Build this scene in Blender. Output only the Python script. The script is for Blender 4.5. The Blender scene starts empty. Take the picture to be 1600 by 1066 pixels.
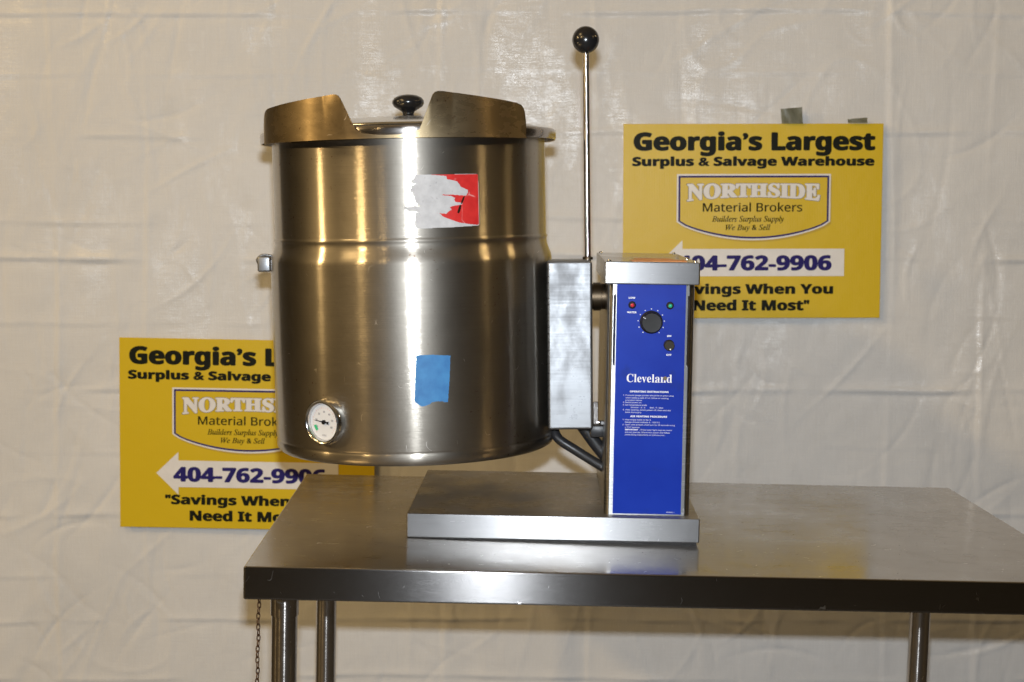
import bpy, bmesh, math, random
import numpy as np
from mathutils import Matrix, Vector
random.seed(4)
sc = bpy.context.scene
R = math.radians

# ------------------------------------------------------------------ camera
cd = bpy.data.cameras.new('camera')
cam = bpy.data.objects.new('camera', cd)
sc.collection.objects.link(cam)
cam.location = (0, 0, 1.42)
cam.rotation_euler = (R(90) - math.atan(210 / 2300), 0, 0)
cd.sensor_width = 22.3
cd.lens = 22.3 * 2300 / 1600
cd.clip_start = 0.05
cd.clip_end = 200
cd.dof.use_dof = True
cd.dof.focus_distance = 2.32
cd.dof.aperture_fstop = 5.0
sc.camera = cam

# ------------------------------------------------------------------ world: dim warm warehouse
w = bpy.data.worlds.new('World')
sc.world = w
w.use_nodes = True
nt = w.node_tree
bg = nt.nodes['Background']
tc = nt.nodes.new('ShaderNodeTexCoord')
sep = nt.nodes.new('ShaderNodeSeparateXYZ')
nt.links.new(tc.outputs['Generated'], sep.inputs[0])
cr = nt.nodes.new('ShaderNodeValToRGB')
e = cr.color_ramp.elements
e[0].position = 0.0; e[0].color = (.10, .085, .065, 1)
e[1].position = 1.0; e[1].color = (.70, .47, .22, 1)
for p, c in ((.42, (.035, .026, .016, 1)), (.52, (.03, .021, .012, 1)), (.66, (.06, .043, .022, 1)), (.8, (.30, .22, .12, 1))):
    k = cr.color_ramp.elements.new(p); k.color = c
mr = nt.nodes.new('ShaderNodeMapRange')
mr.inputs[1].default_value = -1; mr.inputs[2].default_value = 1
nt.links.new(sep.outputs[2], mr.inputs[0]); nt.links.new(mr.outputs[0], cr.inputs[0])
nz = nt.nodes.new('ShaderNodeTexNoise'); nz.inputs['Scale'].default_value = 3.2; nz.inputs['Detail'].default_value = 3
mp = nt.nodes.new('ShaderNodeMapping'); mp.inputs['Scale'].default_value = (1.6, 1.6, .5)
nt.links.new(tc.outputs['Generated'], mp.inputs[0]); nt.links.new(mp.outputs[0], nz.inputs['Vector'])
nr = nt.nodes.new('ShaderNodeMapRange'); nr.inputs[1].default_value = .32; nr.inputs[2].default_value = .68
nr.inputs[3].default_value = .35; nr.inputs[4].default_value = 1.7
nt.links.new(nz.outputs[0], nr.inputs[0])
vm = nt.nodes.new('ShaderNodeVectorMath'); vm.operation = 'SCALE'
nt.links.new(cr.outputs[0], vm.inputs[0]); nt.links.new(nr.outputs[0], vm.inputs['Scale'])
nt.links.new(vm.outputs[0], bg.inputs[0])
bg.inputs[1].default_value = 0.30

# ------------------------------------------------------------------ lamps
def area(name, loc, target, size, power, color, shape='DISK', size_y=None):
    l = bpy.data.lights.new(name, 'AREA')
    l.shape = shape; l.size = size
    if size_y: l.size_y = size_y
    l.energy = power; l.color = color
    o = bpy.data.objects.new(name, l); sc.collection.objects.link(o)
    o.location = loc
    o.rotation_euler = (Vector(target) - Vector(loc)).to_track_quat('-Z', 'Y').to_euler()
    return o
# the camera's own flash, just above the lens
area('camera_flash', (0, .02, 1.42 + .097), (0, 3.5, 1.3), .04, 50, (.89, .95, 1.01), 'RECTANGLE', .025)
# warehouse lamps hanging in the hall behind and beside the camera
WARM = (1.0, .68, .30)
K = Vector((-.17, 2.5, 1.3))
for az, dist, h, pw, sz in ((-76, 5.4, 1.9, 70, .26), (-38, 6.5, 2.6, 80, .30), (67, 6.0, 2.6, 19, .19), (97, 4.6, 2.2, 7, .20), (-20, 9.0, 3.6, 13, .24)):
    a = R(az)
    loc = K + Vector((math.sin(a) * dist, -math.cos(a) * dist, h))
    area('warm_area_lamp', loc, K, sz, pw, WARM)

area('warm_area_lamp', (-3.0, .6, 4.6), (-.8, 3.4, .8), 1.3, 42, WARM)  # added overhead fill: lifts the left of the tarp and rakes its creases

# ------------------------------------------------------------------ colour management
vs = sc.view_settings
sc.display_settings.display_device = 'sRGB'
vs.view_transform = 'Standard'; vs.look = 'None'; vs.exposure = 0.13; vs.gamma = 1.0
vs.use_curve_mapping = False
sc.cycles.max_bounces = 8
sc.cycles.sample_clamp_indirect = 4.0

# ------------------------------------------------------------------ helpers
def link(o, parent=None):
    sc.collection.objects.link(o)
    if parent is not None: o.parent = parent
    return o
def mesh_obj(name, bm, mat, parent=None, mat4=None, smooth=35):
    me = bpy.data.meshes.new(name)
    bmesh.ops.recalc_face_normals(bm, faces=bm.faces[:])
    bm.to_mesh(me); bm.free()
    return wrap(name, me, mat, parent, mat4, smooth)
def wrap(name, me, mat, parent=None, mat4=None, smooth=35):
    if smooth:
        me.shade_smooth()
        me.set_sharp_from_angle(angle=R(smooth))
    me.materials.clear()
    me.materials.append(mat)
    o = bpy.data.objects.new(name, me)
    link(o, parent)
    if mat4 is not None: o.matrix_local = mat4
    return o
def flat_normals(o, sides_only=False):
    """area-weighted normals, so that large flat faces stay optically flat beside their rounded edges"""
    me = o.data; acc = np.zeros((len(me.vertices), 3))
    for p in me.polygons:
        if sides_only and abs(p.normal.z) > .5: continue
        n = np.array(p.normal) * p.area
        for i in p.vertices: acc[i] += n
    acc /= np.maximum(np.linalg.norm(acc, axis=1, keepdims=True), 1e-12)
    for e_ in me.edges: e_.use_edge_sharp = False
    me.normals_split_custom_set([tuple(acc[l.vertex_index]) for l in me.loops])
    return o
def empty(name, mat4, label, cat, group=None):
    o = bpy.data.objects.new(name, None); link(o)
    o.empty_display_size = .05
    o.matrix_world = mat4
    o['label'] = label; o['category'] = cat
    if group: o['group'] = group
    return o
def tag(o, label, cat, group=None):
    o['label'] = label; o['category'] = cat
    if group: o['group'] = group
    return o
def box(bm, x0, x1, y0, y1, z0, z1, bev=0, seg=3):
    t = bmesh.new()
    r = bmesh.ops.create_cube(t, size=1)
    for v in t.verts:
        v.co = Vector((x0 + (v.co.x + .5) * (x1 - x0), y0 + (v.co.y + .5) * (y1 - y0), z0 + (v.co.z + .5) * (z1 - z0)))
    if bev:
        bmesh.ops.bevel(t, geom=t.edges[:], offset=bev, segments=seg, profile=.5, affect='EDGES')
    merge(bm, t)
def merge(bm, t, M=None):
    if M is not None: t.transform(M)
    me = bpy.data.meshes.new('tmp'); t.to_mesh(me); t.free(); bm.from_mesh(me); bpy.data.meshes.remove(me)
def lathe(bm, prof, seg=96, M=None, close_start=False, close_end=False):
    t = bmesh.new(); rings = []
    for r, z in prof:
        if r < 1e-6: rings.append([t.verts.new((0, 0, z))])
        else: rings.append([t.verts.new((r * math.cos(2 * math.pi * i / seg), r * math.sin(2 * math.pi * i / seg), z)) for i in range(seg)])
    for a, b in zip(rings, rings[1:]):
        for i in range(seg):
            j = (i + 1) % seg
            if len(a) == 1: t.faces.new((a[0], b[i], b[j]))
            elif len(b) == 1: t.faces.new((a[i], a[j], b[0]))
            else: t.faces.new((a[i], a[j], b[j], b[i]))
    merge(bm, t, M)
def tube(bm, pts, r, seg=16, closed=False):
    pts = [Vector(p) for p in pts]; n = len(pts); t = bmesh.new(); rings = []
    up = None
    for i, p in enumerate(pts):
        if closed: d = pts[(i + 1) % n] - pts[i - 1]
        else: d = pts[min(i + 1, n - 1)] - pts[max(i - 1, 0)]
        d.normalize()
        if up is None: up = d.orthogonal().normalized()
        up = (up - d * up.dot(d)).normalized()
        s = d.cross(up)
        rings.append([t.verts.new(p + (up * math.cos(2 * math.pi * k / seg) + s * math.sin(2 * math.pi * k / seg)) * r) for k in range(seg)])
    m = n if closed else n - 1
    for i in range(m):
        a, b = rings[i], rings[(i + 1) % n]
        for k in range(seg):
            t.faces.new((a[k], a[(k + 1) % seg], b[(k + 1) % seg], b[k]))
    if not closed:
        t.faces.new(rings[0]); t.faces.new(rings[-1])
    merge(bm, t)
def smooth_path(pts, n=8):
    P = [Vector(p) for p in pts]; P = [2 * P[0] - P[1]] + P + [2 * P[-1] - P[-2]]; out = []
    for i in range(1, len(P) - 2):
        for k in range(n):
            t = k / n; a, b, c, d = P[i - 1:i + 3]
            out.append(.5 * ((2 * b) + (c - a) * t + (2 * a - 5 * b + 4 * c - d) * t * t + (3 * b - a - 3 * c + d) * t ** 3))
    out.append(P[-2]); return out
def prism(bm, poly, z0, z1):
    t = bmesh.new()
    vs_ = [t.verts.new((x, y, z0)) for x, y in poly]
    f = t.faces.new(vs_)
    r = bmesh.ops.extrude_face_region(t, geom=[f])
    for v in r['geom']:
        if isinstance(v, bmesh.types.BMVert): v.co.z = z1
    merge(bm, t)
def pip(x, y, poly):
    c = False; j = len(poly) - 1
    for i in range(len(poly)):
        xi, yi = poly[i]; xj, yj = poly[j]
        if (yi > y) != (yj > y) and x < (xj - xi) * (y - yi) / (yj - yi) + xi: c = not c
        j = i
    return c

# ------------------------------------------------------------------ materials
class NM:
    def __init__(s, name):
        s.m = bpy.data.materials.new(name); s.m.use_nodes = True
        s.t = s.m.node_tree; s.b = s.t.nodes['Principled BSDF']
        s.out = s.t.nodes['Material Output']
        s.tc = s.t.nodes.new('ShaderNodeTexCoord')
    def n(s, typ, **kw):
        x = s.t.nodes.new(typ)
        for k, v in kw.items(): setattr(x, k, v)
        return x
    def l(s, a, b): s.t.links.new(a, b)
    def noise(s, scale, mapscale=(1, 1, 1), detail=4, rough=.55, coord='Object', off=(0, 0, 0)):
        mp = s.n('ShaderNodeMapping'); mp.inputs['Scale'].default_value = mapscale; mp.inputs['Location'].default_value = off
        s.l(s.tc.outputs[coord], mp.inputs[0])
        x = s.n('ShaderNodeTexNoise'); x.inputs['Scale'].default_value = scale; x.inputs['Detail'].default_value = detail
        x.inputs['Roughness'].default_value = rough
        s.l(mp.outputs[0], x.inputs['Vector']); return x.outputs[0]
    def ramp(s, src, a, b, lo, hi, smooth=False):
        x = s.n('ShaderNodeMapRange')
        x.inputs[1].default_value = a; x.inputs[2].default_value = b; x.inputs[3].default_value = lo; x.inputs[4].default_value = hi
        if smooth: x.interpolation_type = 'SMOOTHSTEP'
        s.l(src, x.inputs[0]); return x.outputs[0]
    def mix(s, fac, a, b):
        x = s.n('ShaderNodeMix', data_type='RGBA')
        for sock, v in ((x.inputs[0], fac), (x.inputs[6], a), (x.inputs[7], b)):
            if isinstance(v, (tuple, list)): sock.default_value = (*v[:3], 1)
            elif isinstance(v, (int, float)): sock.default_value = v
            else: s.l(v, sock)
        return x.outputs[2]
    def math(s, op, a, b):
        x = s.n('ShaderNodeMath', operation=op)
        for sock, v in ((x.inputs[0], a), (x.inputs[1], b)):
            if isinstance(v, (int, float)): sock.default_value = v
            else: s.l(v, sock)
        return x.outputs[0]
    def bump(s, h, strength, dist, prev=None):
        x = s.n('ShaderNodeBump'); x.inputs['Strength'].default_value = strength; x.inputs['Distance'].default_value = dist
        s.l(h, x.inputs['Height'])
        if prev is not None: s.l(prev, x.inputs['Normal'])
        return x.outputs[0]

def simple(name, col, rough=.5, metal=0.0, spec=.5, var=.12, nscale=40, bump=0.0):
    q = NM(name)
    n = q.noise(nscale)
    c = q.mix(q.ramp(n, .3, .7, 0, 1), tuple(x * (1 - var) for x in col), tuple(min(1, x * (1 + var)) for x in col))
    q.l(c, q.b.inputs['Base Color']); q.b.inputs['Roughness'].default_value = rough
    q.b.inputs['Metallic'].default_value = metal; q.b.inputs['Specular IOR Level'].default_value = spec
    if bump: q.l(q.bump(n, bump, .001), q.b.inputs['Normal'])
    return q.m

def steel(name, tangent=(0, 0, 1), brush=(6, 6, 320), col=(.60, .57, .54), r1=.2, r2=.42, mixf=.45, an1=.75, an2=.6,
          stain=.35, spots=.0, blotch=0.0, bumps=.04, rv=1.0, sc=1.0):
    """brushed stainless: a sharp and a broad anisotropic lobe, brush lines, smudges, fine scratches, rust specks"""
    q = NM(name)
    tv = q.n('ShaderNodeCombineXYZ')
    for i in range(3): tv.inputs[i].default_value = tangent[i]
    lines = q.noise(1.0, brush, detail=3, rough=.7)
    lines2 = q.noise(1.0, tuple(b * 2.7 for b in brush), detail=2, rough=.6)
    smudge = q.noise(5.0, detail=6, rough=.62)
    smudge2 = q.noise(23.0, detail=4, rough=.6, off=(3, 1, 7))
    base = q.mix(q.ramp(smudge, .35, .68, 0, stain), col, tuple(c * .62 for c in col))
    base = q.mix(q.ramp(lines, .35, .65, 0, .22), base, tuple(c * .75 for c in col))
    if spots:
        sp = q.noise(170.0, detail=3, off=(9, 2, 1)); area_ = q.noise(7.0, detail=3, off=(1, 8, 3))
        f = q.math('MULTIPLY', q.ramp(sp, .66, .72, 0, 1), q.ramp(area_, .47, .6, 0, spots))
        base = q.mix(f, base, (.16, .07, .03))
    sc_n = q.noise(19.0, detail=1, rough=.3, off=(6, 2, 5)); sc_m = q.noise(27.0, detail=2, off=(0, 5, 9))
    sc_n2 = q.noise(45.0, (1, 1, .5), detail=1, rough=.3, off=(2, 2, 5)); sc_m2 = q.noise(34.0, detail=2, off=(3, 3, 3))
    def line(nn, wdt):
        ab = q.math('ABSOLUTE', q.math('SUBTRACT', nn, .5), 0); return q.ramp(ab, wdt * .4, wdt, 1, 0)
    scr = q.math('MAXIMUM', q.math('MULTIPLY', line(sc_n, .0035), q.ramp(sc_m, .62, .68, 0, 1)), q.math('MULTIPLY', line(sc_n2, .006), q.ramp(sc_m2, .64, .70, 0, 1)))
    base = q.mix(q.math('MULTIPLY', scr, .38 * sc), base, (.92, .91, .90))
    rough = q.math('ADD', q.ramp(smudge, .3, .7, -.04 * rv, .07 * rv), q.ramp(smudge2, .35, .7, -.025 * rv, .05 * rv))
    rough = q.math('ADD', rough, q.ramp(lines, .3, .7, -.03 * rv, .04 * rv))
    if blotch:
        bl = q.noise(14.0, (1, 1, .55), detail=5, rough=.6, off=(4, 4, 2))
        rough = q.math('ADD', rough, q.ramp(bl, .35, .65, -blotch, blotch))
    rough = q.math('ADD', rough, q.math('MULTIPLY', scr, .22 * sc))
    nrm = q.bump(lines2, bumps * 3, .0004)
    dents = q.noise(3.0, detail=1, off=(2, 2, 2))
    nrm = q.bump(dents, .12, .004, nrm)
    def lobe(b, r, an):
        b.inputs['Metallic'].default_value = 1
        q.l(base, b.inputs['Base Color'])
        q.l(q.math('ADD', rough, r), b.inputs['Roughness'])
        b.inputs['Anisotropic'].default_value = an
        q.l(tv.outputs[0], b.inputs['Tangent']); q.l(nrm, b.inputs['Normal'])
    lobe(q.b, r1, an1)
    b2 = q.n('ShaderNodeBsdfPrincipled'); lobe(b2, r2, an2)
    mx = q.n('ShaderNodeMixShader'); mx.inputs[0].default_value = mixf
    q.l(q.b.outputs[0], mx.inputs[1]); q.l(b2.outputs[0], mx.inputs[2]); q.l(mx.outputs[0], q.out.inputs['Surface'])
    return q.m

M_shell = steel('brushed_shell_steel', r1=.18, r2=.44, mixf=.42, an1=1.0, an2=.6, spots=1.0, stain=.5, col=(.46, .425, .37), bumps=.10, rv=.4, sc=.45)
M_plate = steel('brushed_plate_steel', r1=.24, r2=.37, mixf=.66, an1=1.0, an2=.88, rv=.5, spots=.25, blotch=.015, col=(.30, .30, .305))
M_bracket = steel('ground_bracket_steel', r1=.40, r2=.55, mixf=.6, an1=.3, an2=.2, spots=.2, blotch=.17, col=(.31, .32, .335), stain=.6)
M_lip = steel('bronze_toned_steel', tangent=(0, 0, 1), brush=(30, 30, 90), r1=.22, r2=.42, mixf=.55, an1=.85, an2=.4, spots=.9, col=(.55, .43, .26), stain=.7)  # bronze-toned base colour over the whole lip
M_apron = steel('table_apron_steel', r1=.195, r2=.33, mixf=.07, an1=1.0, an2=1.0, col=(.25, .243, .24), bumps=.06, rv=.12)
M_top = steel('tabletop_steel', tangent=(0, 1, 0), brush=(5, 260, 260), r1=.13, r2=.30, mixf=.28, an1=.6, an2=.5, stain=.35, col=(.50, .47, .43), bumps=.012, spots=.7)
M_basetop = steel('base_top_steel', tangent=(0, 1, 0), brush=(5, 220, 220), r1=.27, r2=.42, mixf=.5, an1=.3, an2=.3, stain=1.0, col=(.42, .39, .35), blotch=.08, bumps=.02)
M_tube = steel('polished_tube_steel', tangent=(0, 0, 1), brush=(60, 60, 500), r1=.16, r2=.30, mixf=.12, an1=1.0, an2=.5, col=(.50, .47, .45), stain=.25)
M_chrome = steel('chrome', tangent=(0, 0, 1), brush=(30, 30, 30), r1=.1, r2=.2, mixf=.3, an1=0, an2=0, col=(.7, .7, .7), stain=.1, bumps=.0)
M_dkmetal = simple('dark_oxidised_metal', (.10, .075, .05), .45, 1.0)
M_black = simple('black_phenolic', (.012, .012, .013), .22, var=.2)
M_blackmat = simple('black_rubber', (.014, .014, .015), .45, spec=.18, var=.3)
M_conduit = simple('black_conduit', (.02, .02, .022), .38, nscale=90, bump=.2)
M_rust = simple('rusty_chain', (.10, .055, .03), .6, .7, var=.5, nscale=200)
M_knobgrey = simple('dusty_black_knob', (.030, .026, .018), .55, spec=.15, var=.3, nscale=300)
M_white = simple('white_print', (.72, .74, .80), .5, var=.05)
M_dial = simple('dial_white', (.60, .60, .60), .5, var=.03)
M_green = simple('dial_green', (.03, .42, .18), .5)
M_pinkprint = simple('dial_red_print', (.6, .28, .22), .5)
M_redlamp = simple('red_lens', (.55, .02, .04), .2)
M_greenlamp = simple('green_lens', (.02, .42, .25), .2)
M_orange = simple('orange_label', (1.0, .27, .015), .4, nscale=60, var=.35)
M_signblack = simple('sign_black_print', (.012, .013, .008), .45, spec=.08, var=.1)
M_signthin = simple('sign_olive_print', (.024, .022, .006), .5, spec=.08, var=.1)
M_signblue = simple('sign_navy_print', (.025, .02, .14), .45, spec=.08, var=.1)
M_signwhite = simple('sign_white_print', (.74, .72, .70), .45, var=.04)
M_signgrey = simple('sign_grey_print', (.16, .14, .13), .5, var=.05)
M_signshade = simple('sign_ochre_print', (.50, .335, .015), .5, var=.05)

def m_panel():
    q = NM('blue_panel')
    n = q.noise(30.0, detail=5); n2 = q.noise(8.0, detail=4, off=(5, 0, 2))
    c = q.mix(q.ramp(n2, .35, .7, 0, 1), (.006, .027, .31), (.010, .040, .38))
    c = q.mix(q.ramp(n, .60, .72, 0, .35), c, (.010, .025, .16))
    q.l(c, q.b.inputs['Base Color']); q.b.inputs['Roughness'].default_value = .38; q.b.inputs['Specular IOR Level'].default_value = .08
    q.l(q.bump(n, .08, .001), q.b.inputs['Normal']); return q.m
M_blue = m_panel()
def m_tape():
    q = NM('painters_tape')
    n = q.noise(60.0, detail=6); sp = q.noise(500.0, (1, 1, .25), detail=2)
    c = q.mix(q.ramp(n, .3, .7, 0, 1), (.024, .155, .40), (.042, .22, .49))
    q.l(c, q.b.inputs['Base Color']); q.b.inputs['Roughness'].default_value = .6
    q.l(q.bump(sp, .3, .0004), q.b.inputs['Normal']); return q.m
M_tape = m_tape()
def m_sticker_red():
    q = NM('red_label')
    n = q.noise(60.0, detail=5); s = q.noise(30.0, (1, 1, 1), detail=2, off=(3, 3, 3))
    v = q.n('ShaderNodeTexVoronoi', feature='DISTANCE_TO_EDGE'); v.inputs['Scale'].default_value = 34
    mpx = q.n('ShaderNodeMapping'); mpx.inputs['Rotation'].default_value = (.4, .7, .3); mpx.inputs['Scale'].default_value = (1, 1, .55)
    q.l(q.tc.outputs['Object'], mpx.inputs[0]); q.l(mpx.outputs[0], v.inputs['Vector'])
    c = q.mix(q.ramp(n, .3, .7, 0, 1), (.52, .02, .02), (.66, .035, .03))
    f = q.math('MULTIPLY', q.ramp(v.outputs[0], 0, .03, 1, 0), q.ramp(s, .5, .6, 0, .75))
    c = q.mix(f, c, (.75, .42, .40))
    q.l(c, q.b.inputs['Base Color']); q.b.inputs['Roughness'].default_value = .35
    q.l(q.bump(n, .3, .002), q.b.inputs['Normal']); return q.m
def m_sticker_grey():
    q = NM('label_backing')
    n = q.noise(45.0, detail=7, rough=.65); n2 = q.noise(110.0, detail=5)
    c = q.mix(q.ramp(n, .3, .7, 0, 1), (.40, .40, .41), (.56, .56, .57))
    c = q.mix(q.ramp(n2, .64, .7, 0, .5), c, (.2, .2, .22))
    q.l(c, q.b.inputs['Base Color']); q.b.inputs['Roughness'].default_value = .55; return q.m
def m_sign():
    q = NM('yellow_corrugated_plastic')
    wv = q.n('ShaderNodeTexWave', wave_type='BANDS', bands_direction='X'); wv.inputs['Scale'].default_value = 80
    q.l(q.tc.outputs['Object'], wv.inputs['Vector'])
    n = q.noise(6.0, detail=4)
    c = q.mix(q.ramp(wv.outputs['Color'], 0, 1, 0, .25), (.65, .46, .012), (.60, .42, .010))
    c = q.mix(q.ramp(n, .35, .7, 0, .25), c, (.58, .40, .014))
    q.l(c, q.b.inputs['Base Color']); q.b.inputs['Roughness'].default_value = .36; q.b.inputs['Specular IOR Level'].default_value = .3
    nn = q.bump(wv.outputs['Color'], .25, .0006); q.l(q.bump(n, .25, .01, nn), q.b.inputs['Normal']); return q.m
def m_tarp():
    q = NM('woven_white_tarp')
    n = q.noise(2.2, detail=5); n2 = q.noise(9.0, (1, 1, 1), detail=6, rough=.6, off=(1, 2, 3))
    wx = q.noise(1.0, (500, 500, 14), detail=2); wz = q.noise(1.0, (14, 14, 500), detail=2)
    c = q.mix(q.ramp(n, .3, .7, 0, 1), (.635, .64, .645), (.69, .695, .70))
    c = q.mix(q.ramp(n2, .62, .78, 0, .35), c, (.55, .54, .51))
    weave = q.math('ADD', wx, wz)
    c = q.mix(q.ramp(weave, .8, 1.2, 0, .16), c, (.52, .51, .50))
    q.l(c, q.b.inputs['Base Color'])
    gl = q.noise(5.0, (1, 1, .6), detail=4, off=(7, 7, 7))
    q.l(q.ramp(gl, .35, .65, .22, .32), q.b.inputs['Roughness'])
    pat = q.noise(6.5, (1, 1, .35), detail=6, rough=.7, off=(2, 7, 3))
    q.l(q.ramp(pat, .50, .60, .06, .65), q.b.inputs['Specular IOR Level'])
    tv = q.n('ShaderNodeCombineXYZ'); tv.inputs[0].default_value = 1.0
    q.l(tv.outputs[0], q.b.inputs['Tangent']); q.b.inputs['Anisotropic'].default_value = .95
    nn = q.bump(weave, .35, .0012)
    fine = q.noise(26.0, (1, 1, .6), detail=6, rough=.6, off=(4, 0, 4))
    nn = q.bump(fine, .15, .006, nn)
    q.l(nn, q.b.inputs['Normal']); return q.m
def m_duct():
    q = NM('grey_duct_tape')
    n = q.noise(60.0, (1, 1, .4), detail=4)
    q.l(q.mix(q.ramp(n, .3, .7, 0, 1), (.20, .21, .16), (.36, .37, .30)), q.b.inputs['Base Color']); q.b.inputs['Roughness'].default_value = .35
    q.l(q.bump(n, .5, .003), q.b.inputs['Normal']); return q.m
def m_floor():
    q = NM('concrete_floor')
    n = q.noise(2.0, detail=8); n2 = q.noise(40.0, detail=6)
    c = q.mix(q.ramp(n, .3, .7, 0, 1), (.075, .070, .062), (.12, .112, .10)); c = q.mix(q.ramp(n2, .4, .7, 0, .3), c, (.05, .046, .04))
    q.l(c, q.b.inputs['Base Color']); q.b.inputs['Roughness'].default_value = .6; q.l(q.bump(n2, .2, .002), q.b.inputs['Normal']); return q.m

# ------------------------------------------------------------------ text
BASES = {'sansbold': 0x1D5D4, 'sans': 0x1D5A0, 'serifbold': 0x1D400, 'serifitalic': 0x1D434}
def fancy(s, style):
    b = BASES.get(style); out = ''
    for c in s:
        if b is None: out += c
        elif 'A' <= c <= 'Z': out += chr(b + ord(c) - 65)
        elif 'a' <= c <= 'z': out += 'ℎ' if (style == 'serifitalic' and c == 'h') else chr(b + 26 + ord(c) - 97)
        elif c.isdigit() and style == 'sansbold': out += chr(0x1D7EC + int(c))
        elif c.isdigit() and style == 'sans': out += chr(0x1D7E2 + int(c))
        else: out += c
    return out
def raw_text(s):
    c = bpy.data.curves.new('lettering', 'FONT'); c.body = s; c.resolution_u = 3; c.fill_mode = 'BOTH'
    o = bpy.data.objects.new('lettering', c); sc.collection.objects.link(o)
    bpy.context.view_layer.update()
    me = bpy.data.meshes.new_from_object(o.evaluated_get(bpy.context.evaluated_depsgraph_get()))
    sc.collection.objects.unlink(o); bpy.data.objects.remove(o)
    n = len(me.vertices); co = np.empty(n * 3); me.vertices.foreach_get('co', co)
    faces = [tuple(p.vertices) for p in me.polygons]
    bpy.data.meshes.remove(me)
    return co.reshape(-1, 3)[:, :2].copy(), faces
_cap = {}
def text_mesh(s, style, x0, x1, base, cap, z=0.0, bold=0.0, warp=None, n=8, name='lettering'):
    """text fitted between x0 and x1 with its baseline at base and capitals cap tall"""
    if style not in _cap:
        h, _ = raw_text(fancy('H', style)); _cap[style] = h[:, 1].max()
    co, fc = raw_text(fancy(s, style))
    a, b = co[:, 0].min(), co[:, 0].max()
    co[:, 0] = x0 + bold + (co[:, 0] - a) * (x1 - x0 - 2 * bold) / (b - a)
    co[:, 1] = base + bold * .6 + co[:, 1] * (cap - 1.2 * bold) / _cap[style]
    if warp is not None: co = warp(co)
    V = []; F = []
    shifts = [(0, 0)] + ([(bold * math.cos(2 * math.pi * k / n), .6 * bold * math.sin(2 * math.pi * k / n)) for k in range(n)] if bold else [])
    for i, (dx, dy) in enumerate(shifts):
        off = len(V)
        V += [(x + dx, y + dy, z + i * .00002) for x, y in co]
        F += [tuple(q + off for q in f) for f in fc]
    me = bpy.data.meshes.new(name); me.from_pydata(V, [], F)
    return me
def text(s, style, x0, x1, base, cap, mat, parent, z=0.0, bold=0.0, warp=None, name='lettering', mat4=None):
    me = text_mesh(s, style, x0, x1, base, cap, z, bold, warp, name=name)
    return wrap(name, me, mat, parent, mat4, smooth=0)
def text_join(items, mat, parent, mat4=None, name='lettering'):
    """several lines as one printed block: (string, style, x0, x1 or None, base, cap, bold)"""
    V = []; F = []
    for (s, style, x0, x1, base, cap, bold, z) in items:
        me = text_mesh(s, style, x0, x1, base, cap, z, bold)
        off = len(V); V += [tuple(v.co) for v in me.vertices]; F += [tuple(i + off for i in p.vertices) for p in me.polygons]
        bpy.data.meshes.remove(me)
    me = bpy.data.meshes.new(name); me.from_pydata(V, [], F)
    return wrap(name, me, mat, parent, mat4, smooth=0)

# ================================================================== SETTING
bm = bmesh.new()
v = [bm.verts.new(p) for p in ((-12, -12, 0), (12, -12, 0), (12, 8, 0), (-12, 8, 0))]; bm.faces.new(v)
fl = mesh_obj('floor', bm, m_floor(), smooth=0); fl['kind'] = 'structure'

# tarp ------------------------------------------------------------
TY = 3.5
def px2xz(px, py):
    p = math.atan(210 / 2300); dx = px - 800; dz = 533 - py
    y = 2300 * math.cos(p) + dz * math.sin(p); z = -2300 * math.sin(p) + dz * math.cos(p)
    return dx * TY / y, 1.42 + z * TY / y
NX, NZ = 620, 540
xs = np.linspace(-1.50, 2.12, NX); zs = np.linspace(.02, 2.95, NZ)
X, Z = np.meshgrid(xs, zs)
rng = np.random.default_rng(11)
def wob(t, amp, k=3, s=1.0):
    o = np.zeros_like(t)
    for i in range(k): o += amp / (i + 1) * np.sin(t * (1.7 + 2.3 * i) * s + rng.uniform(0, 6.28))
    return o
def snoise(X, Z, scale, k=7):
    o = np.zeros_like(X)
    for i in range(k):
        a = rng.uniform(0, math.pi * 2); f = scale * rng.uniform(.6, 1.6)
        o += np.sin(X * math.cos(a) * f + Z * math.sin(a) * f + rng.uniform(0, 6.28) + 1.2 * np.sin(X * f * .6 * math.sin(a) + rng.uniform(0, 6)))
    return o / k
XW = X + .03 * snoise(X, Z, 5.0) + .012 * snoise(X, Z, 17.0); ZW = Z + .03 * snoise(X, Z, 5.0) + .012 * snoise(X, Z, 17.0)
H = .006 * snoise(X, Z, 3.0) + .0035 * snoise(X, Z, 9.0) + .0024 * snoise(XW, ZW, 28.0, 12) + .0010 * snoise(XW, ZW, 70.0, 14)
for k in range(6):   # ridged wrinkles
    g = snoise(XW, ZW, 11.0 + 5 * k, 6)
    H += .0019 / (1 + .6 * k) * (np.exp(-np.abs(g) / .035) - .3) * np.clip(snoise(X, Z, 4.0) * 2.2, 0, 1)
def crease(c, d, width, amp):   # d: signed distance, sharp ridge with soft skirts
    return amp * np.exp(-np.abs(d) / width) + amp * .5 * np.exp(-(d / (width * 4)) ** 2) * np.sign(d + 1e-9) * np.minimum(1, np.abs(d) / width)
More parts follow.
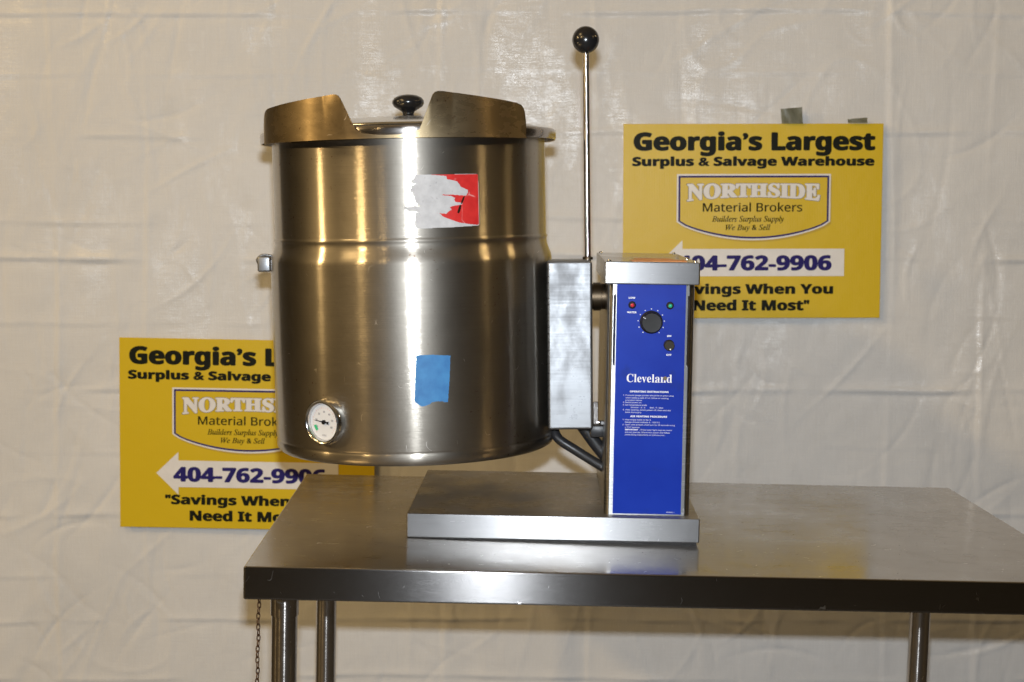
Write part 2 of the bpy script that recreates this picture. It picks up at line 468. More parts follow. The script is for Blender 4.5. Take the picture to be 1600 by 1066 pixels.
for py, amp, wd in ((22, .0045, .006), (116, .0012, .006), (211, .0035, .006), (346, .0022, .007), (404, .0065, .008), (500, .0015, .006), (610, .0055, .007), (706, .001, .006), (806, .0055, .007), (900, .0012, .006), (972, .004, .006), (1062, .004, .006), (-120, .004, .006), (1200, .005, .007)):
    z0 = px2xz(800, py)[1]
    env = .55 + .45 * np.sin(X * 3.1 + rng.uniform(0, 6.28)) * np.sin(X * 7.3 + rng.uniform(0, 6.28))
    d = Z + .25 * (ZW - Z) - z0 - wob(X, .006)
    env = np.clip(env * 1.5 - .25 + .5 * np.sin(X * 23 + rng.uniform(0, 6)) * np.sin(X * 9 + rng.uniform(0, 6)), 0, 1.2)
    H += crease(0, d, wd * .62, amp * .9) * env
for px, amp, wd in ((82, .0028, .006), (228, .0022, .006), (455, .0012, .006), (690, .0018, .006), (925, .0018, .006), (1160, .0016, .006), (1390, .0045, .008), (1540, .0028, .007), (1700, .003, .007), (-60, .003, .007)):
    x0 = px2xz(px, 500)[0]
    env = .5 + .5 * np.sin(Z * 2.7 + rng.uniform(0, 6.28)) * np.sin(Z * 6.1 + rng.uniform(0, 6.28))
    H += crease(0, X + .25 * (XW - X) - x0 - wob(Z, .008), wd * .7, amp * 1.3) * env
# short random folds radiating from the crossings of the fold lines
for i in range(280):
    cx, cz = px2xz(rng.choice([82, 228, 455, 690, 1160, 1390, 1540]) + rng.normal(0, 45), rng.choice([22, 211, 404, 610, 806, 972]) + rng.normal(0, 32))
    a = rng.uniform(0, math.pi); L = rng.uniform(.03, .13); A = rng.uniform(.0010, .0036) * rng.choice([-1, 1])
    u = (X - cx) * math.cos(a) + (Z - cz) * math.sin(a); d = -(X - cx) * math.sin(a) + (Z - cz) * math.cos(a) + .02 * (u / L) ** 2 * rng.uniform(-1, 1)
    H += A * np.exp(-(u / L) ** 2) * np.exp(-np.abs(d) / rng.uniform(.003, .0065))
for i in range(150):
    cx, cz = px2xz(rng.uniform(-100, 1700), rng.uniform(-100, 1150))
    a = rng.normal(1.48, .22); L = rng.uniform(.05, .22); A = rng.uniform(.0008, .0024) * rng.choice([-1, 1])
    u = (X - cx) * math.cos(a) + (Z - cz) * math.sin(a); d = -(X - cx) * math.sin(a) + (Z - cz) * math.cos(a) + .04 * (u / L) ** 2 * rng.uniform(-1, 1)
    H += A * np.exp(-(u / L) ** 2) * np.exp(-np.abs(d) / rng.uniform(.003, .008))
# taped flat behind the two signs
def flat(x0, x1, z0, z1, m=.05):
    fx = np.clip(np.minimum(X - x0 + m, x1 + m - X) / m, 0, 1); fz = np.clip(np.minimum(Z - z0 + m, z1 + m - Z) / m, 0, 1)
    return 1 - fx * fz
mk = flat(.26, .88, 1.15, 1.62) * flat(-.95, -.33, .65, 1.11)
H = np.where(H > .004, .004 + (H - .004) * mk, H)
co = np.stack([X, TY - H, Z], -1).reshape(-1, 3)
idx = np.arange(NX * NZ).reshape(NZ, NX)
q4 = np.stack([idx[:-1, :-1], idx[:-1, 1:], idx[1:, 1:], idx[1:, :-1]], -1).reshape(-1, 4)
me = bpy.data.meshes.new('tarp')
me.vertices.add(len(co)); me.vertices.foreach_set('co', co.ravel())
me.loops.add(q4.size); me.loops.foreach_set('vertex_index', q4.ravel().astype(np.int32))
me.polygons.add(len(q4)); me.polygons.foreach_set('loop_start', np.arange(0, q4.size, 4, dtype=np.int32))
me.update(calc_edges=True); me.validate()
tarp = wrap('tarp', me, m_tarp(), smooth=180)
tag(tarp, 'creased white woven plastic tarp hanging as a backdrop behind the table', 'tarp')

# ================================================================== SIGNS
M_sign = m_sign()
SW, SH = .61, .457
def sx(x): return (x - 40) / 1243 * SW
def sy(y): return (1030 - y) / 928 * SH
def make_sign(mat4, label):
    r = empty('yard_sign', mat4, label, 'sign', 'yellow advertising signs taped to the tarp')
    bm = bmesh.new(); box(bm, 0, SW, 0, SH, -.004, 0, .0006, 1)
    mesh_obj('panel', bm, M_sign, r)
    Z0 = .0003
    text('Georgia’s Largest', 'sansbold', sx(88), sx(1245), sy(229), sy(142) - sy(229), M_signblack, r, Z0, .0028)
    text('Surplus & Salvage Warehouse', 'sansbold', sx(82), sx(1243), sy(302), sy(258) - sy(302), M_signblack, r, Z0, .0017)
    # shield
    def shield(i):
        xl, xr, yt, yb, yc = 297 + i, 1035 - i, 340 + i, 568 - i * .35, 656 - i
        pts = [(xl, yt), (xl, yb)]
        for k in range(1, 24):
            t = k / 24; x = xl + (xr - xl) * t
            pts.append((x, yb + (yc - yb) * math.sin(math.pi * t) ** .72))
        pts += [(xr, yb), (xr, yt)]
        return [(sx(x), sy(y)) for x, y in pts]
    def flatpoly(pts, z, mat, name, par):
        me = bpy.data.meshes.new(name); me.from_pydata([(x, y, z) for x, y in pts], [], [tuple(range(len(pts)))])
        return wrap(name, me, mat, par, smooth=0)
    sh_ = [(x + sx(52) , y - .004) for x, y in shield(2)]
    flatpoly([(x, y) for x, y in [(a - sx(44), b - .0015) for a, b in sh_]], .0003, M_signshade, 'emblem_shade', r)
    em = flatpoly(shield(0), .0006, M_signwhite, 'emblem', r)
    flatpoly(shield(8), .0009, M_signblue, 'emblem_border', em)
    flatpoly(shield(17), .0012, M_sign, 'emblem_field', em)
    cx = (sx(345) + sx(985)) / 2; hw = (sx(985) - sx(345)) / 2; ytop = sy(383)
    def warp(c):
        t = np.abs((c[:, 0] - cx) / hw); k = 1 + .32 * t ** 2.2
        c = c.copy(); c[:, 1] = ytop - (ytop - c[:, 1]) * k; return c
    text('NORTHSIDE', 'serifbold', sx(342), sx(988), sy(452), sy(383) - sy(452), M_signgrey, em, .0015, .0035, warp)
    text('NORTHSIDE', 'serifbold', sx(345), sx(985), sy(450), sy(385) - sy(450), M_signwhite, em, .0018, .0024, warp)
    text('Material Brokers', 'sans', sx(422), sx(900), sy(519), sy(478) - sy(519), M_signthin, em, .0015, .0005)
    text('Builders Surplus Supply', 'serifitalic', sx(467), sx(812), sy(567), sy(540) - sy(567), M_signthin, em, .0015, .0003)
    text('We Buy & Sell', 'serifitalic', sx(532), sx(748), sy(607), sy(581) - sy(607), M_signthin, em, .0015, .0003)
    ar = [(218, 760), (326, 655), (326, 697), (1106, 697), (1106, 828), (326, 828), (326, 866)]
    flatpoly([(sx(x), sy(y)) for x, y in ar], .0006, M_signwhite, 'arrow', r)
    text('404-762-9906', 'sansbold', sx(301), sx(1046), sy(801), sy(728) - sy(801), M_signblue, r, .0009, .0021)
    text('"Savings When You', 'sansbold', sx(260), sx(1056), sy(914), sy(866) - sy(914), M_signblack, r, .0003, .0016)
    text('Need It Most"', 'sansbold', sx(380), sx(942), sy(994), sy(943) - sy(994), M_signblack, r, .0003, .0016)
    return r
def sign_matrix(x, y, z, rot):   # lower left corner, standing, facing -Y
    return Matrix.Translation((x, y, z)) @ Matrix.Rotation(-rot, 4, 'Y') @ Matrix.Rotation(R(90), 4, 'X')
make_sign(sign_matrix(.2625, 3.484, 1.156, .002), 'yellow sign upper right, hung behind the blue control box')
make_sign(sign_matrix(-.942, 3.484, .6535, -.0185), 'yellow sign lower left, partly hidden behind the steel kettle and the table corner')

M_duct = m_duct()
def duct(x0, x1, z0, z1, sk, label):
    bm = bmesh.new(); n = 8; t = []
    for i in range(n + 1):
        row = []
        for j in range(n + 1):
            u, v_ = i / n, j / n
            row.append(bm.verts.new((x0 + (x1 - x0) * u + sk * v_, 3.478 + .003 * math.sin(7 * u + 3 * v_) * v_ - .002 * u + .006 * v_, z0 + (z1 - z0) * v_ + .004 * u * v_)))
        t.append(row)
    for i in range(n):
        for j in range(n): bm.faces.new((t[i][j], t[i + 1][j], t[i + 1][j + 1], t[i][j + 1]))
    geom = bmesh.ops.solidify(bm, geom=bm.faces[:], thickness=.0006)
    o = mesh_obj('duct_tape', bm, M_duct, smooth=60)
    tag(o, label, 'tape', 'grey tape pieces holding the upper right sign')
x0, z0 = px2xz(1219, 194); x1, z1 = px2xz(1252, 171); duct(x0, x1, z0, z1, -.002, 'taller crumpled grey tape piece above the middle of the upper right sign')
x0, z0 = px2xz(1322, 193); x1, z1 = px2xz(1352, 187); duct(x0, x1, z0, z1, .0, 'thin sliver of grey tape above the right end of the upper right sign')

# ================================================================== WORK TABLE
psi, slope = .016, .025
ex = Vector((math.cos(psi), math.sin(psi), -slope)).normalized(); ey = Vector((-math.sin(psi), math.cos(psi), 0)); ez = ex.cross(ey).normalized(); ey = ez.cross(ex)
FL = Vector((-.3905, 2.1, .8996))
TM = Matrix.Translation(FL) @ Matrix((ex, ey, ez)).transposed().to_4x4()
TW, TD, TH = 1.265, .745, .0495
table = empty('work_table', TM, 'stainless steel work table with a thick apron and round legs under the kettle', 'table')
bm = bmesh.new()
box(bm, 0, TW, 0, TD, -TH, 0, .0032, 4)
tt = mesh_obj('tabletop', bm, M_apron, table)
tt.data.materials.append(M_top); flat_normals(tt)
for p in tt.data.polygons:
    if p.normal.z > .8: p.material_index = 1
def leg(x, y, socket):
    bm = bmesh.new()
    tube(bm, [(x, y, -TH), (x, y, -.45), (x, y, -.80)], .0195, 40)
    o = mesh_obj('leg', bm, M_tube, table)
    if socket:
        b = bmesh.new(); lathe(b, [(.0197, -TH - .045), (.0212, -TH - .044), (.0215, -TH - .002), (.0195, -TH)], 40, Matrix.Translation((x, y, 0)))
        mesh_obj('socket', b, M_tube, o)
        b = bmesh.new(); lathe(b, [(0, .006), (.0036, .006), (.0045, .0045), (.0045, 0)], 20, Matrix.Translation((x - .004, y - .0208, -TH - .017)) @ Matrix.Rotation(R(90), 4, 'X'))
        mesh_obj('set_screw', b, M_chrome, o)
    b = bmesh.new(); lathe(b, [(.0205, -.80), (.0205, -.835), (.014, -.845), (.014, -.872), (.02, -.875), (.0, -.875)], 24, Matrix.Translation((x, y, 0)))
    mesh_obj('foot', b, M_blackmat, o)
leg(.0497, .083, True); leg(.0487, .690, False); leg(1.196, .665, False); leg(1.205, .083, True)

# chain hanging from the left end
ch = bmesh.new()
for i in range(74):
    z = -.0084 * i
    pts = []
    for k in range(12):
        a = 2 * math.pi * k / 12
        u = .0022 * math.cos(a); wv = .0056 * math.sin(a) 
        if i % 2: pts.append((u * .45 + .0006 * math.sin(i), u, z + wv))
        else: pts.append((u + .0006 * math.sin(i), u * .35, z + wv))
    tube(ch, pts, .00095, 6, closed=True)
cob = mesh_obj('chain', ch, M_rust, smooth=60)
cob.matrix_world = TM @ Matrix.Translation((.015, .055, -TH - .006)) @ Matrix.Rotation(.012, 4, 'Y')
tag(cob, 'thin rusty link chain hanging from the left end of the steel table', 'chain')

# ================================================================== TILTING KETTLE
psb, slb = -.028, .014
bx = Vector((math.cos(psb), math.sin(psb), -slb)).normalized(); by = Vector((-math.sin(psb), math.cos(psb), 0)); bz = bx.cross(by).normalized(); by = bz.cross(bx)
B0 = Vector((-.1685, 2.3107, .8946))
BM = Matrix.Translation(B0) @ Matrix((bx, by, bz)).transposed().to_4x4()
kettle = empty('tilting_kettle', BM, 'large stainless steam kettle on a stand with a blue control box and ball-topped lever', 'kettle')
BI = BM.inverted()

# --- stand base
BW, BD, BH = .466, .392, .0385
bm = bmesh.new(); box(bm, 0, BW, 0, BD, 0, BH, .0018, 3)
base = mesh_obj('stand_base', bm, M_plate, kettle)
base.data.materials.append(M_basetop); flat_normals(base)
for p in base.data.polygons:
    if p.normal.z > .8: p.material_index = 1
bm = bmesh.new(); box(bm, .004, BW - .004, .004, BD - .004, -.006, .0005)
mesh_obj('base_gap_slab', bm, M_blackmat, base)  # black slab filling the gap below the base

# --- control box
cx0, cx1, cy0 = .3145, .4515, .024
bm = bmesh.new()
t = bmesh.new(); bmesh.ops.create_cube(t, size=1)
for v in t.verts: v.co = Vector((cx0 + (v.co.x + .5) * (cx1 - cx0), cy0 + (v.co.y + .5) * .40, BH + (v.co.z + .5) * .383))
ve = [e_ for e_ in t.edges if abs(e_.verts[0].co.z - e_.verts[1].co.z) > .1]
bmesh.ops.bevel(t, geom=ve, offset=.009, segments=6, profile=.5, affect='EDGES')
merge(bm, t)
cbox = mesh_obj('control_box', bm, M_plate, kettle); flat_normals(cbox, True)
# embossed slots
for x in (.3247, .4420):
    b = bmesh.new(); pts = [(x, cy0 - .0004, z) for z in (.2815, .286, .34, .387, .391)]
    tube(b, pts, .0014, 10)
    lathe(b, [(0, .0016), (.0016, 0), (0, -.0016)], 8, Matrix.Translation((x, cy0 - .0004, .2800)))
    mesh_obj('embossed_rib', b, M_chrome, cbox)
    b = bmesh.new(); tube(b, [(x + .0019, cy0 - .0001, .279), (x + .0019, cy0 - .0001, .393)], .0006, 8)
    mesh_obj('slot', b, M_dkmetal, cbox)
# cover cap
bm = bmesh.new(); box(bm, .308, .4575, .010,   .455, .4090, .4445, .0022, 3)
cap = mesh_obj('cover_cap', bm, M_plate, kettle)
cap.data.materials.append(M_top); flat_normals(cap)
for p in cap.data.polygons:
    if p.normal.z > .8: p.material_index = 1
for (x, y) in ((.3155, .022), (.4505, .022), (.315, .44), (.4505, .44), (.4505, .17)):
    b = bmesh.new(); lathe(b, [(.0034, 0), (.0034, .0008), (.0026, .0024), (0, .003)], 16, Matrix.Translation((x, y, .4445)))
    mesh_obj('screw', b, M_chrome, cap)
b = bmesh.new(); prism(b, [(.352, .02), (.438, .022), (.441, .10), (.425, .105), (.42, .16), (.36, .155), (.366, .09), (.35, .08)], .4447, .4451)
mesh_obj('warning_label', b, M_orange, cap, smooth=0)
# blue panel
px0, px1, pz0, pz1 = .3285, .4375, .0405, .4095
bm = bmesh.new(); box(bm, px0, px1, cy0 - .0012, cy0 - .0001, pz0, pz1)
panel = mesh_obj('control_panel', bm, M_blue, kettle)
PM = Matrix.Translation((0, cy0 - .0012, 0)) @ Matrix.Rotation(R(90), 4, 'X')   # x right, y up, z out of the panel
def pu(px): return .3285 + (px - 963) * .001
def pv(py): return .0405 + (802 - py) * .3690 / 359
bm = bmesh.new()
text('Cleveland', 'serifbold', pu(981), pu(1053), pv(595.5), .0128, M_white, panel, .0002, .0, mat4=PM, name='brand_lettering')
L = []
def ln(s, x0, x1, y, style='sans', cap=.0021, bold=.0): L.append((s, style, pu(x0), pu(x1), pv(y), cap, bold, .0002))
ln('OPERATING INSTRUCTIONS', 986.5, 1048, 611.5, 'sansbold', .0029, .0001)
ln('1.', 976, 978.5, 617); ln('Pressure gauge pointer should be in green area', 980, 1056, 617)
ln('when kettle is cold. If not, follow air venting', 980, 1048, 621)
ln('procedure below.', 980, 1006.5, 624.7)
ln('2.', 976, 978.5, 628.2); ln('Switch power on.', 980, 1006, 628.2)
ln('3.', 976, 978.5, 632.2); ln('Set temperature knob.', 980, 1014.5, 632.2)
ln('Simmer - 4 - 6', 988.5, 1011.5, 636); ln('Boil - 7 - Max.', 1019, 1040.5, 636)
ln('4.', 976, 978.5, 639.8); ln('After cooking, switch power off, clean and dry', 980, 1052, 639.8)
ln('kettle thoroughly.', 980, 1006, 643.6)
ln('AIR VENTING PROCEDURE', 988, 1046.5, 650.2, 'sansbold', .0029, .0001)
ln('1.', 976, 978.5, 655.2); ln('Heat empty kettle to No. 5.', 980, 1021.5, 655.2)
ln('Gauge should indicate 5 - 10 P.S.I.', 980, 1035.5, 659)
ln('2.', 976, 978.5, 663); ln('Open vent at least a half turn for 30 seconds using', 980, 1059, 663)
ln('a 7/16" spanner.', 980, 1004, 667)
ln('IMPORTANT', 980, 1001, 670.8, 'sansbold', .0022, .0001); ln('- If low water light stays on, kettle', 1003, 1054.5, 670.8)
ln('will not operate. Disconnect power and follow', 980, 1051.5, 674.8)
ln('jacket filling instructions on bottom cover.', 980, 1044, 678.7)
ln('KE50345-1', 1049, 1061.5, 799.5, 'sans', .0016)
text_join(L, M_white, panel, PM, 'instructions_lettering')
L = []
ln('LOW', 981.6, 992, 466.5, 'sansbold', .0029, .00015); ln('WATER', 979.5, 994.5, 488.8, 'sansbold', .0029, .00015)
text_join(L, M_white, panel, PM, 'low_water_lettering'); L = []
ln('ON', 1043.5, 1050, 524.5, 'sansbold', .0029, .00015); ln('OFF', 1043, 1051, 553.8, 'sansbold', .0029, .00015)
text_join(L, M_white, panel, PM, 'switch_lettering')
def disc_part(name, prof, px, py, mat, par, seg=48):
    b = bmesh.new(); lathe(b, prof, seg, PM @ Matrix.Translation((pu(px), pv(py), 0)))
    return mesh_obj(name, b, mat, par)
# knob marks
b = bmesh.new()
for k in range(11):
    a = R(-90 - 38 - k * 284 / 10 + 0)
    a = R(232 - k * 284 / 10)
    c0, s0 = math.cos(a), math.sin(a)
    lathe(b, [(.0009, .0002), (0, .0003)], 8, PM @ Matrix.Translation((pu(1018) + .0208 * c0, pv(502) + .0208 * s0, 0)))
mesh_obj('knob_marks', b, M_white, panel, smooth=0)
kn = disc_part('temperature_knob', [(.0182, 0), (.0182, .003), (.0165, .0045), (.0163, .016), (.0148, .018), (0, .0176)], 1018, 502, M_blackmat, kettle)
b = bmesh.new(); box(b, -.0004, .0004, .012, .0165, .0178, .0184)
b.transform(PM @ Matrix.Translation((pu(1018), pv(502), 0)) @ Matrix.Rotation(R(57), 4, 'Z'))
mesh_obj('pointer_mark', b, M_white, kn, smooth=0)
sw = disc_part('power_knob', [(.0086, 0), (.0086, .002), (.0080, .012), (.007, .013), (0, .013)], 1046.8, 537, M_knobgrey, kettle)
b = bmesh.new(); box(b, -.0009, .0011, -.0068, -.0048, .0129, .0134); b.transform(PM @ Matrix.Translation((pu(1048), pv(537), 0)))
mesh_obj('pointer_mark', b, M_white, sw, smooth=0)
for px, mat in ((987.2, M_redlamp), (1047, M_greenlamp)):
    lamp = disc_part('indicator_lamp', [(.0060, 0), (.0060, .0022), (.0048, .003), (.0040, .0018), (0, .0018)], px, 476, M_blackmat, kettle, 32)
    disc_part('lens', [(.0030, .0018), (.0028, .0034), (.0016, .0046), (0, .0050)], px + .5, 476.5, mat, lamp, 24)
disc_part('rust_spot', [(.0034, .0004), (0, .00045)], 1042, 589, M_dkmetal, panel, 9)

# --- lever bracket box between bowl and control box
Yb = .088
bm = bmesh.new(); box(bm, .0, .0735, 0, .125, 0, .2765, .0045, 4)
# slightly narrower toward the bottom
for v in bm.verts:
    v.co.x += (1 - v.co.z / .2765) * (-.0) 
BR = BI @ Matrix.Translation((.0597, 2.395, 1.0545)) @ Matrix.Rotation(-.010, 4, 'Y') @ Matrix.Rotation(-.004, 4, 'Z')
br = mesh_obj('lever_bracket', bm, M_bracket, kettle, BR, smooth=40); flat_normals(br)
b = bmesh.new()
for k in range(22):   # weld beads down the left edge
    z = .012 + k * .012 + random.uniform(-.003, .003)
    lathe(b, [(0, -.0022), (.0022 + random.uniform(0, .0014), 0), (0, .0022)], 8, Matrix.Translation((.0008, .002, z)))
mesh_obj('weld_bead', b, M_plate, br)
# trunnion
b = bmesh.new(); tube(b, [(.060, .06, .215), (.125, .06, .215)], .0215, 32)
mesh_obj('trunnion', b, M_dkmetal, kettle, BR)
b = bmesh.new(); lathe(b, [(.0155, 0), (.0235, .0), (.0235, .012), (.0155, .014)], 32, Matrix.Translation((.078, .06, .215)) @ Matrix.Rotation(R(90), 4, 'Y'))
mesh_obj('collar', b, M_dkmetal, kettle, BR)
# stop bolt and tab
b = bmesh.new(); box(b, .0745, .083, .015, .019, .006, .044, .001, 1); tb = mesh_obj('stop_tab', b, M_tube, kettle, BR)
b = bmesh.new(); lathe(b, [(.0048, 0), (.0048, .005), (.003, .007), (0, .007)], 6, Matrix.Translation((.089, .012, .010)) @ Matrix.Rotation(R(90), 4, 'X'))
tube(b, [(.08, .012, .010), (.105, .012, .010)], .0022, 10)
mesh_obj('bolt', b, M_chrome, tb)
# lever
b = bmesh.new(); p0 = BI @ Vector((.1262, 2.45, 1.325)); p1 = BI @ Vector((.1212, 2.45, 1.675))
tube(b, [p0, p1], .0053, 28); lv = mesh_obj('lever', b, M_tube, kettle)
b = bmesh.new(); lathe(b, [(0, -.0222)] + [(.0222 * math.cos(R(a)), .0222 * math.sin(R(a))) for a in range(-80, 81, 8)] + [(0, .0222)], 48, Matrix.Translation(BI @ Vector((.1209, 2.45, 1.6925))))
mesh_obj('lever_ball', b, M_black, lv, smooth=80)
b = bmesh.new(); lathe(b, [(.0054, 0), (.0085, 0), (.0085, .004), (.0054, .005)], 24, Matrix.Translation(BI @ Vector((.1259, 2.45, 1.3325))))
mesh_obj('lever_collar', b, M_dkmetal, lv)
# conduits under the bracket
def wp(x, y, z): return BI @ Vector((x, y, z))
b = bmesh.new()
tube(b, smooth_path([wp(.0, 2.56, 1.030), wp(.045, 2.50, 1.043), wp(.073, 2.47, 1.056), wp(.071, 2.465, 1.046), wp(.079, 2.455, 1.030), wp(.105, 2.45, 1.013), wp(.15, 2.45, .985), wp(.18, 2.45, .968)], 8), .0082, 18)
mesh_obj('conduit', b, M_conduit, kettle)
b = bmesh.new()
tube(b, smooth_path([wp(.100, 2.47, 1.075), wp(.116, 2.47, 1.056), wp(.142, 2.47, 1.020), (wp(.17, 2.47, .985))], 8), .0115, 18)
mesh_obj('conduit', b, M_conduit, kettle)
b = bmesh.new(); box(b, .070, .10, .03, .09, -.018, .002, .003, 2)
mesh_obj('bracket_underside', b, M_conduit, kettle, BR)

# --- kettle bowl in its own tilted frame (origin on the axis at the shoulder ring)
KW = Matrix.Translation((-.1703, 2.5, 1.3665)) @ Matrix.Rotation(-.019, 4, 'Y')
KM = BI @ KW
bm = bmesh.new()
prof = [(.2255, .176), (.2285, .174), (.2285, .006), (.2292, .0035), (.2303, .0015), (.2295, -.0015), (.2290, -.004)]
for i in range(1, 13):
    t = i / 12; s_ = t * t * (3 - 2 * t)
    prof.append((.2290 + .0078 * s_, -.004 - .032 * t))
prof += [(.2370, -.045), (.2368, -.15), (.2366, -.326), (.2358, -.3285), (.2352, -.330), (.2358, -.332), (.2362, -.334), (.2360, -.341), (.2335, -.347), (.228, -.3505), (.218, -.352), (.0, -.352)]
inner = [(.0, -.28), (.10, -.27), (.18, -.20), (.2235, -.10), (.2245, .17)]
lathe(bm, inner + prof, 192)
body = mesh_obj('kettle_body', bm, M_shell, kettle, KM, smooth=50)
# rim flange, rolled over and down
bm = bmesh.new()
lathe(bm, [(.2225, .1755), (.2225, .178), (.2445, .1775), (.2472, .1755), (.2480, .172), (.2476, .163), (.2462, .160), (.2444, .161), (.2440, .172), (.2286, .1735)], 192)
mesh_obj('rim', bm, M_tube, body, smooth=50)
# hook at the far left
bm = bmesh.new()
tube(bm, smooth_path([(-.232, -.02, -.025), (-.250, -.02, -.023), (-.259, -.02, -.030), (-.257, -.02, -.037)], 6), .0022, 10)
t = bmesh.new(); merge(bm, t)
box(bm, -.2585, -.2365, -.026, -.010, -.051, -.025, .003, 3)
mesh_obj('handle_tab', bm, M_bracket, body)
# pouring lip -----------------------------------------------------
def interp(x, pts):
    for (a, fa), (b_, fb) in zip(pts, pts[1:]):
        if x <= b_:
            t = (x - a) / (b_ - a); t = max(0, min(1, t)); return fa + (fb - fa) * t
    return pts[-1][1]
zt_pts = [(-67, .186), (-66.6, .197), (-65.6, .206), (-64.2, .2105), (-62, .2128), (-26, .2250), (-24.4, .2250), (-23.2, .2230), (-22.4, .2185), (-18.6, .178), (-17.8, .171), (-15.5, .1655), (-11, .1630), (-7, .1622), (-2, .1628), (1.5, .1645), (4.4, .170), (5.2, .178), (8.8, .2205), (9.7, .2250), (10.8, .2265), (12.4, .2265), (43, .2120), (45.5, .2090), (47, .2035), (47.6, .195), (48, .184)]
rt_pts = [(-67, .2495), (-60, .2500), (-30, .2530), (-22, .2600), (8, .2600), (16, .2530), (40, .2500), (48, .2495)]
bm = bmesh.new(); rows = 10; cols = []
us = sorted(set([-67 + i * .6 for i in range(int(115 / .6) + 1)] + [p[0] for p in zt_pts]))
for u in us:
    if u > 48: continue
    zt = interp(u, zt_pts); rt = interp(u, rt_pts); full = .0615
    c = []
    for j in range(rows + 1):
        f = j / rows; z = .1575 + (zt - .1575) * f
        rr = .2497 + (rt - .2497) * min(1, (z - .1575) / full) ** 1.15
        a = R(u + 3.2); c.append(bm.verts.new((rr * math.sin(a), -rr * math.cos(a), z)))
    cols.append(c)
for a, b_ in zip(cols, cols[1:]):
    for j in range(rows): bm.faces.new((a[j], b_[j], b_[j + 1], a[j + 1]))
bmesh.ops.recalc_face_normals(bm, faces=bm.faces[:])
bmesh.ops.solidify(bm, geom=bm.faces[:], thickness=-.0018)
mesh_obj('pouring_lip', bm, M_lip, body, smooth=50)
# pressure gauge --------------------------------------------------
ga = R(-32.8)
out = Vector((math.sin(ga), -math.cos(ga), 0)); right = Vector((math.cos(ga), math.sin(ga), 0)); upv = Vector((0, 0, 1))
GM = KM @ Matrix.Translation(out * .2298 + Vector((0, 0, -.2820))) @ Matrix((right, upv, out)).transposed().to_4x4() @ Matrix.Scale(1.15, 4)
bm = bmesh.new()
lathe(bm, [(.0315, -.004), (.0318, .010), (.0312, .0145), (.0290, .0170), (.0268, .0165), (.0255, .0135), (.0250, .0095), (0, .0090)], 72)
gauge = mesh_obj('pressure_gauge', bm, M_chrome, kettle, GM, smooth=60)
I4 = Matrix.Identity(4)
bm = bmesh.new(); lathe(bm, [(.0248, .0098), (0, .0099)], 64); dial = mesh_obj('dial', bm, M_dial, gauge, smooth=0)
bm = bmesh.new()
for k in range(27):
    a = R(225 - k * 10.4); 
    bx_ = bmesh.new(); box(bx_, .0186, .0200 if k % 3 else .0212, -.00022, .00022, .0101, .0103); merge(bm, bx_, Matrix.Rotation(a, 4, 'Z'))
mesh_obj('scale_marks', bm, M_pinkprint, gauge, smooth=0)
V = []; F = []
for k, s in enumerate(('0', '10', '20', '30', '40', '50', '60')):
    a = R(208 - k * 39.5); xx, yy = .0142 * math.cos(a), .0142 * math.sin(a)
    mz = text_mesh(s, 'sans', xx - .0009 * len(s), xx + .0009 * len(s), yy - .0012, .0026, .0102, .0001)
    off = len(V); V += [tuple(v.co) for v in mz.vertices]; F += [tuple(i + off for i in p.vertices) for p in mz.polygons]
mz = text_mesh('P.S.I.', 'sans', -.0035, .0035, -.0195, .0022, .0102, .0001)
off = len(V); V += [tuple(v.co) for v in mz.vertices]; F += [tuple(i + off for i in p.vertices) for p in mz.polygons]
me = bpy.data.meshes.new('dial_lettering'); me.from_pydata(V, [], F); wrap('dial_lettering', me, M_signgrey, gauge, smooth=0)
bm = bmesh.new()
pts = []
for k in range(7): a = R(196 + k * 4.5); pts.append((.0190 * math.cos(a), .0190 * math.sin(a)))
for k in range(7): a = R(223 - k * 4.5); pts.append((.0148 * math.cos(a), .0148 * math.sin(a)))
prism(bm, pts, .0101, .0104); mesh_obj('green_band', bm, M_green, gauge, smooth=0)
bm = bmesh.new()
prism(bm, [(-.0170, .0003), (0, .0010), (.004, .0008), (.0086, .0026), (.0086, -.0026), (.004, -.0008), (0, -.0010), (-.0170, -.0001)], .0112, .0117)
lathe(bm, [(.0031, .0104), (.0031, .0125), (0, .013)], 24)
bm.transform(Matrix.Rotation(R(-7), 4, 'Z'))
mesh_obj('needle', bm, M_black, gauge, smooth=0)
# stickers on the curved shell ------------------------------------
def curved(name, poly, s0, z0, rad, mat, cell=.0008, lift=.0005, parent=body):
    """sheet in (arc length, height) coordinates wrapped on the shell"""
    xs_ = [p[0] for p in poly]; ys_ = [p[1] for p in poly]
    nx = int((max(xs_) - min(xs_)) / cell) + 1; ny = int((max(ys_) - min(ys_)) / cell) + 1
    bm = bmesh.new(); vd = {}
    def gv(i, j):
        if (i, j) not in vd:
            a = (s0 + min(xs_) + i * cell) / rad
            vd[(i, j)] = bm.verts.new(((rad + lift) * math.sin(a), -(rad + lift) * math.cos(a), z0 + min(ys_) + j * cell))
        return vd[(i, j)]
    for i in range(nx):
        for j in range(ny):
            if pip(min(xs_) + (i + .5) * cell, min(ys_) + (j + .5) * cell, poly):
                bm.faces.new((gv(i, j), gv(i + 1, j), gv(i + 1, j + 1), gv(i, j + 1)))
    return mesh_obj(name, bm, mat, parent, smooth=180)
def zc(pts): return [((x - 240) / 835 * .105, (885 - y) / 680 * .082) for x, y in pts]
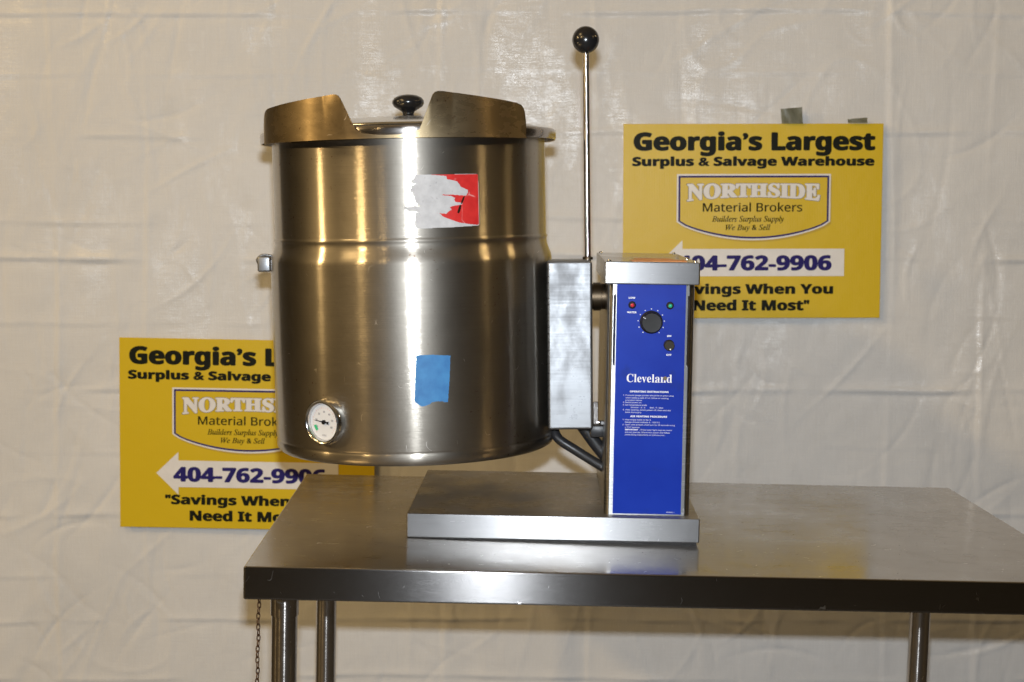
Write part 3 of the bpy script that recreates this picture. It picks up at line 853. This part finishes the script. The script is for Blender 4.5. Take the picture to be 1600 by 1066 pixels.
outer = zc([(262, 205), (1050, 200), (1070, 215), (1075, 300), (1075, 850), (1065, 865), (700, 880), (290, 886), (262, 875), (268, 868), (240, 850), (248, 830), (236, 800), (255, 775), (240, 745), (262, 720), (250, 695), (290, 680), (225, 665), (170, 668), (160, 645), (110, 632), (130, 622), (108, 600), (170, 606), (250, 596), (290, 612), (330, 605), (290, 575), (262, 545), (255, 520), (240, 500), (252, 480), (215, 460), (160, 463), (190, 452), (235, 440), (180, 430), (165, 425), (205, 410), (178, 388), (215, 370), (205, 345), (240, 330), (262, 322), (215, 305), (195, 290), (210, 272), (165, 264), (215, 268), (245, 250), (262, 225)])
stk = curved('torn_label', outer, .0205, .0195, .2285, m_sticker_grey(), .0006, .0005)
red = zc([(430, 204), (1050, 202), (1068, 216), (1068, 845), (1050, 856), (930, 842), (800, 820), (720, 790), (640, 760), (590, 735), (560, 700), (505, 692), (640, 706), (665, 680), (705, 650), (685, 625), (720, 608), (780, 600), (850, 588), (850, 570), (760, 556), (745, 530), (755, 505), (700, 478), (590, 468), (600, 460), (700, 462), (800, 470), (900, 480), (925, 440), (925, 405), (870, 380), (830, 360), (815, 330), (785, 295), (700, 272), (655, 265), (650, 225), (560, 215)])
curved('red_face', red, .0205, .0195, .2285, m_sticker_red(), .0006, .0009, stk)
blk = zc([(885, 485), (865, 540), (845, 578), (828, 585), (835, 545), (862, 490)]); blk2 = zc([(835, 598), (825, 650), (800, 708), (780, 690), (790, 650), (810, 600)])
curved('black_print', blk, .0205, .0195, .2285, M_signblack, .0006, .0012, stk)
curved('black_print', blk2, .0205, .0195, .2285, M_signblack, .0006, .0012, stk)
tp = [(215, 150), (420, 146), (560, 160), (718, 172), (700, 500), (682, 700), (665, 885), (620, 885), (590, 868), (520, 862), (430, 872), (395, 900), (330, 926), (270, 930), (240, 910), (185, 870), (172, 845), (190, 500)]
tp = [((x - 175) / 9.69 * .00102, (930 - y) / 9.69 * .00099) for x, y in tp]
curved('blue_tape', tp, .0150, -.2555, .2368, M_tape, .0006, .0007)
tp2 = [((x - 175) / 9.69 * .00102, (930 - y) / 9.69 * .00099) for x, y in [(215, 150), (420, 146), (560, 160), (718, 172), (710, 238), (600, 228), (420, 232), (210, 250)]]

# ================================================================== LID
LM = KW @ Matrix.Translation((0, 0, .1785))
lid = empty('kettle_lid', LM, 'domed stainless lid with a black knob resting on top of the kettle', 'lid')
bm = bmesh.new()
pr = [(.2160, .0002), (.2175, .0015), (.2170, .0040), (.2120, .0058)]
for i in range(1, 15):
    t = i / 14; pr.append((.212 * (1 - t), .0058 + .0200 * math.sin(t * math.pi / 2) ** .9))
lathe(bm, pr, 128); mesh_obj('lid_dome', bm, M_chrome, lid, smooth=60)
bm = bmesh.new()
lathe(bm, [(.018, .0235), (.018, .0262), (.0105, .0270), (.0092, .030), (.0105, .0340), (.0170, .0380), (.0240, .0425), (.0268, .0475), (.0265, .0520), (.0230, .0570), (.0155, .0608), (.0078, .0622), (0, .0625)], 56)
mesh_obj('lid_knob', bm, M_black, lid, smooth=70)
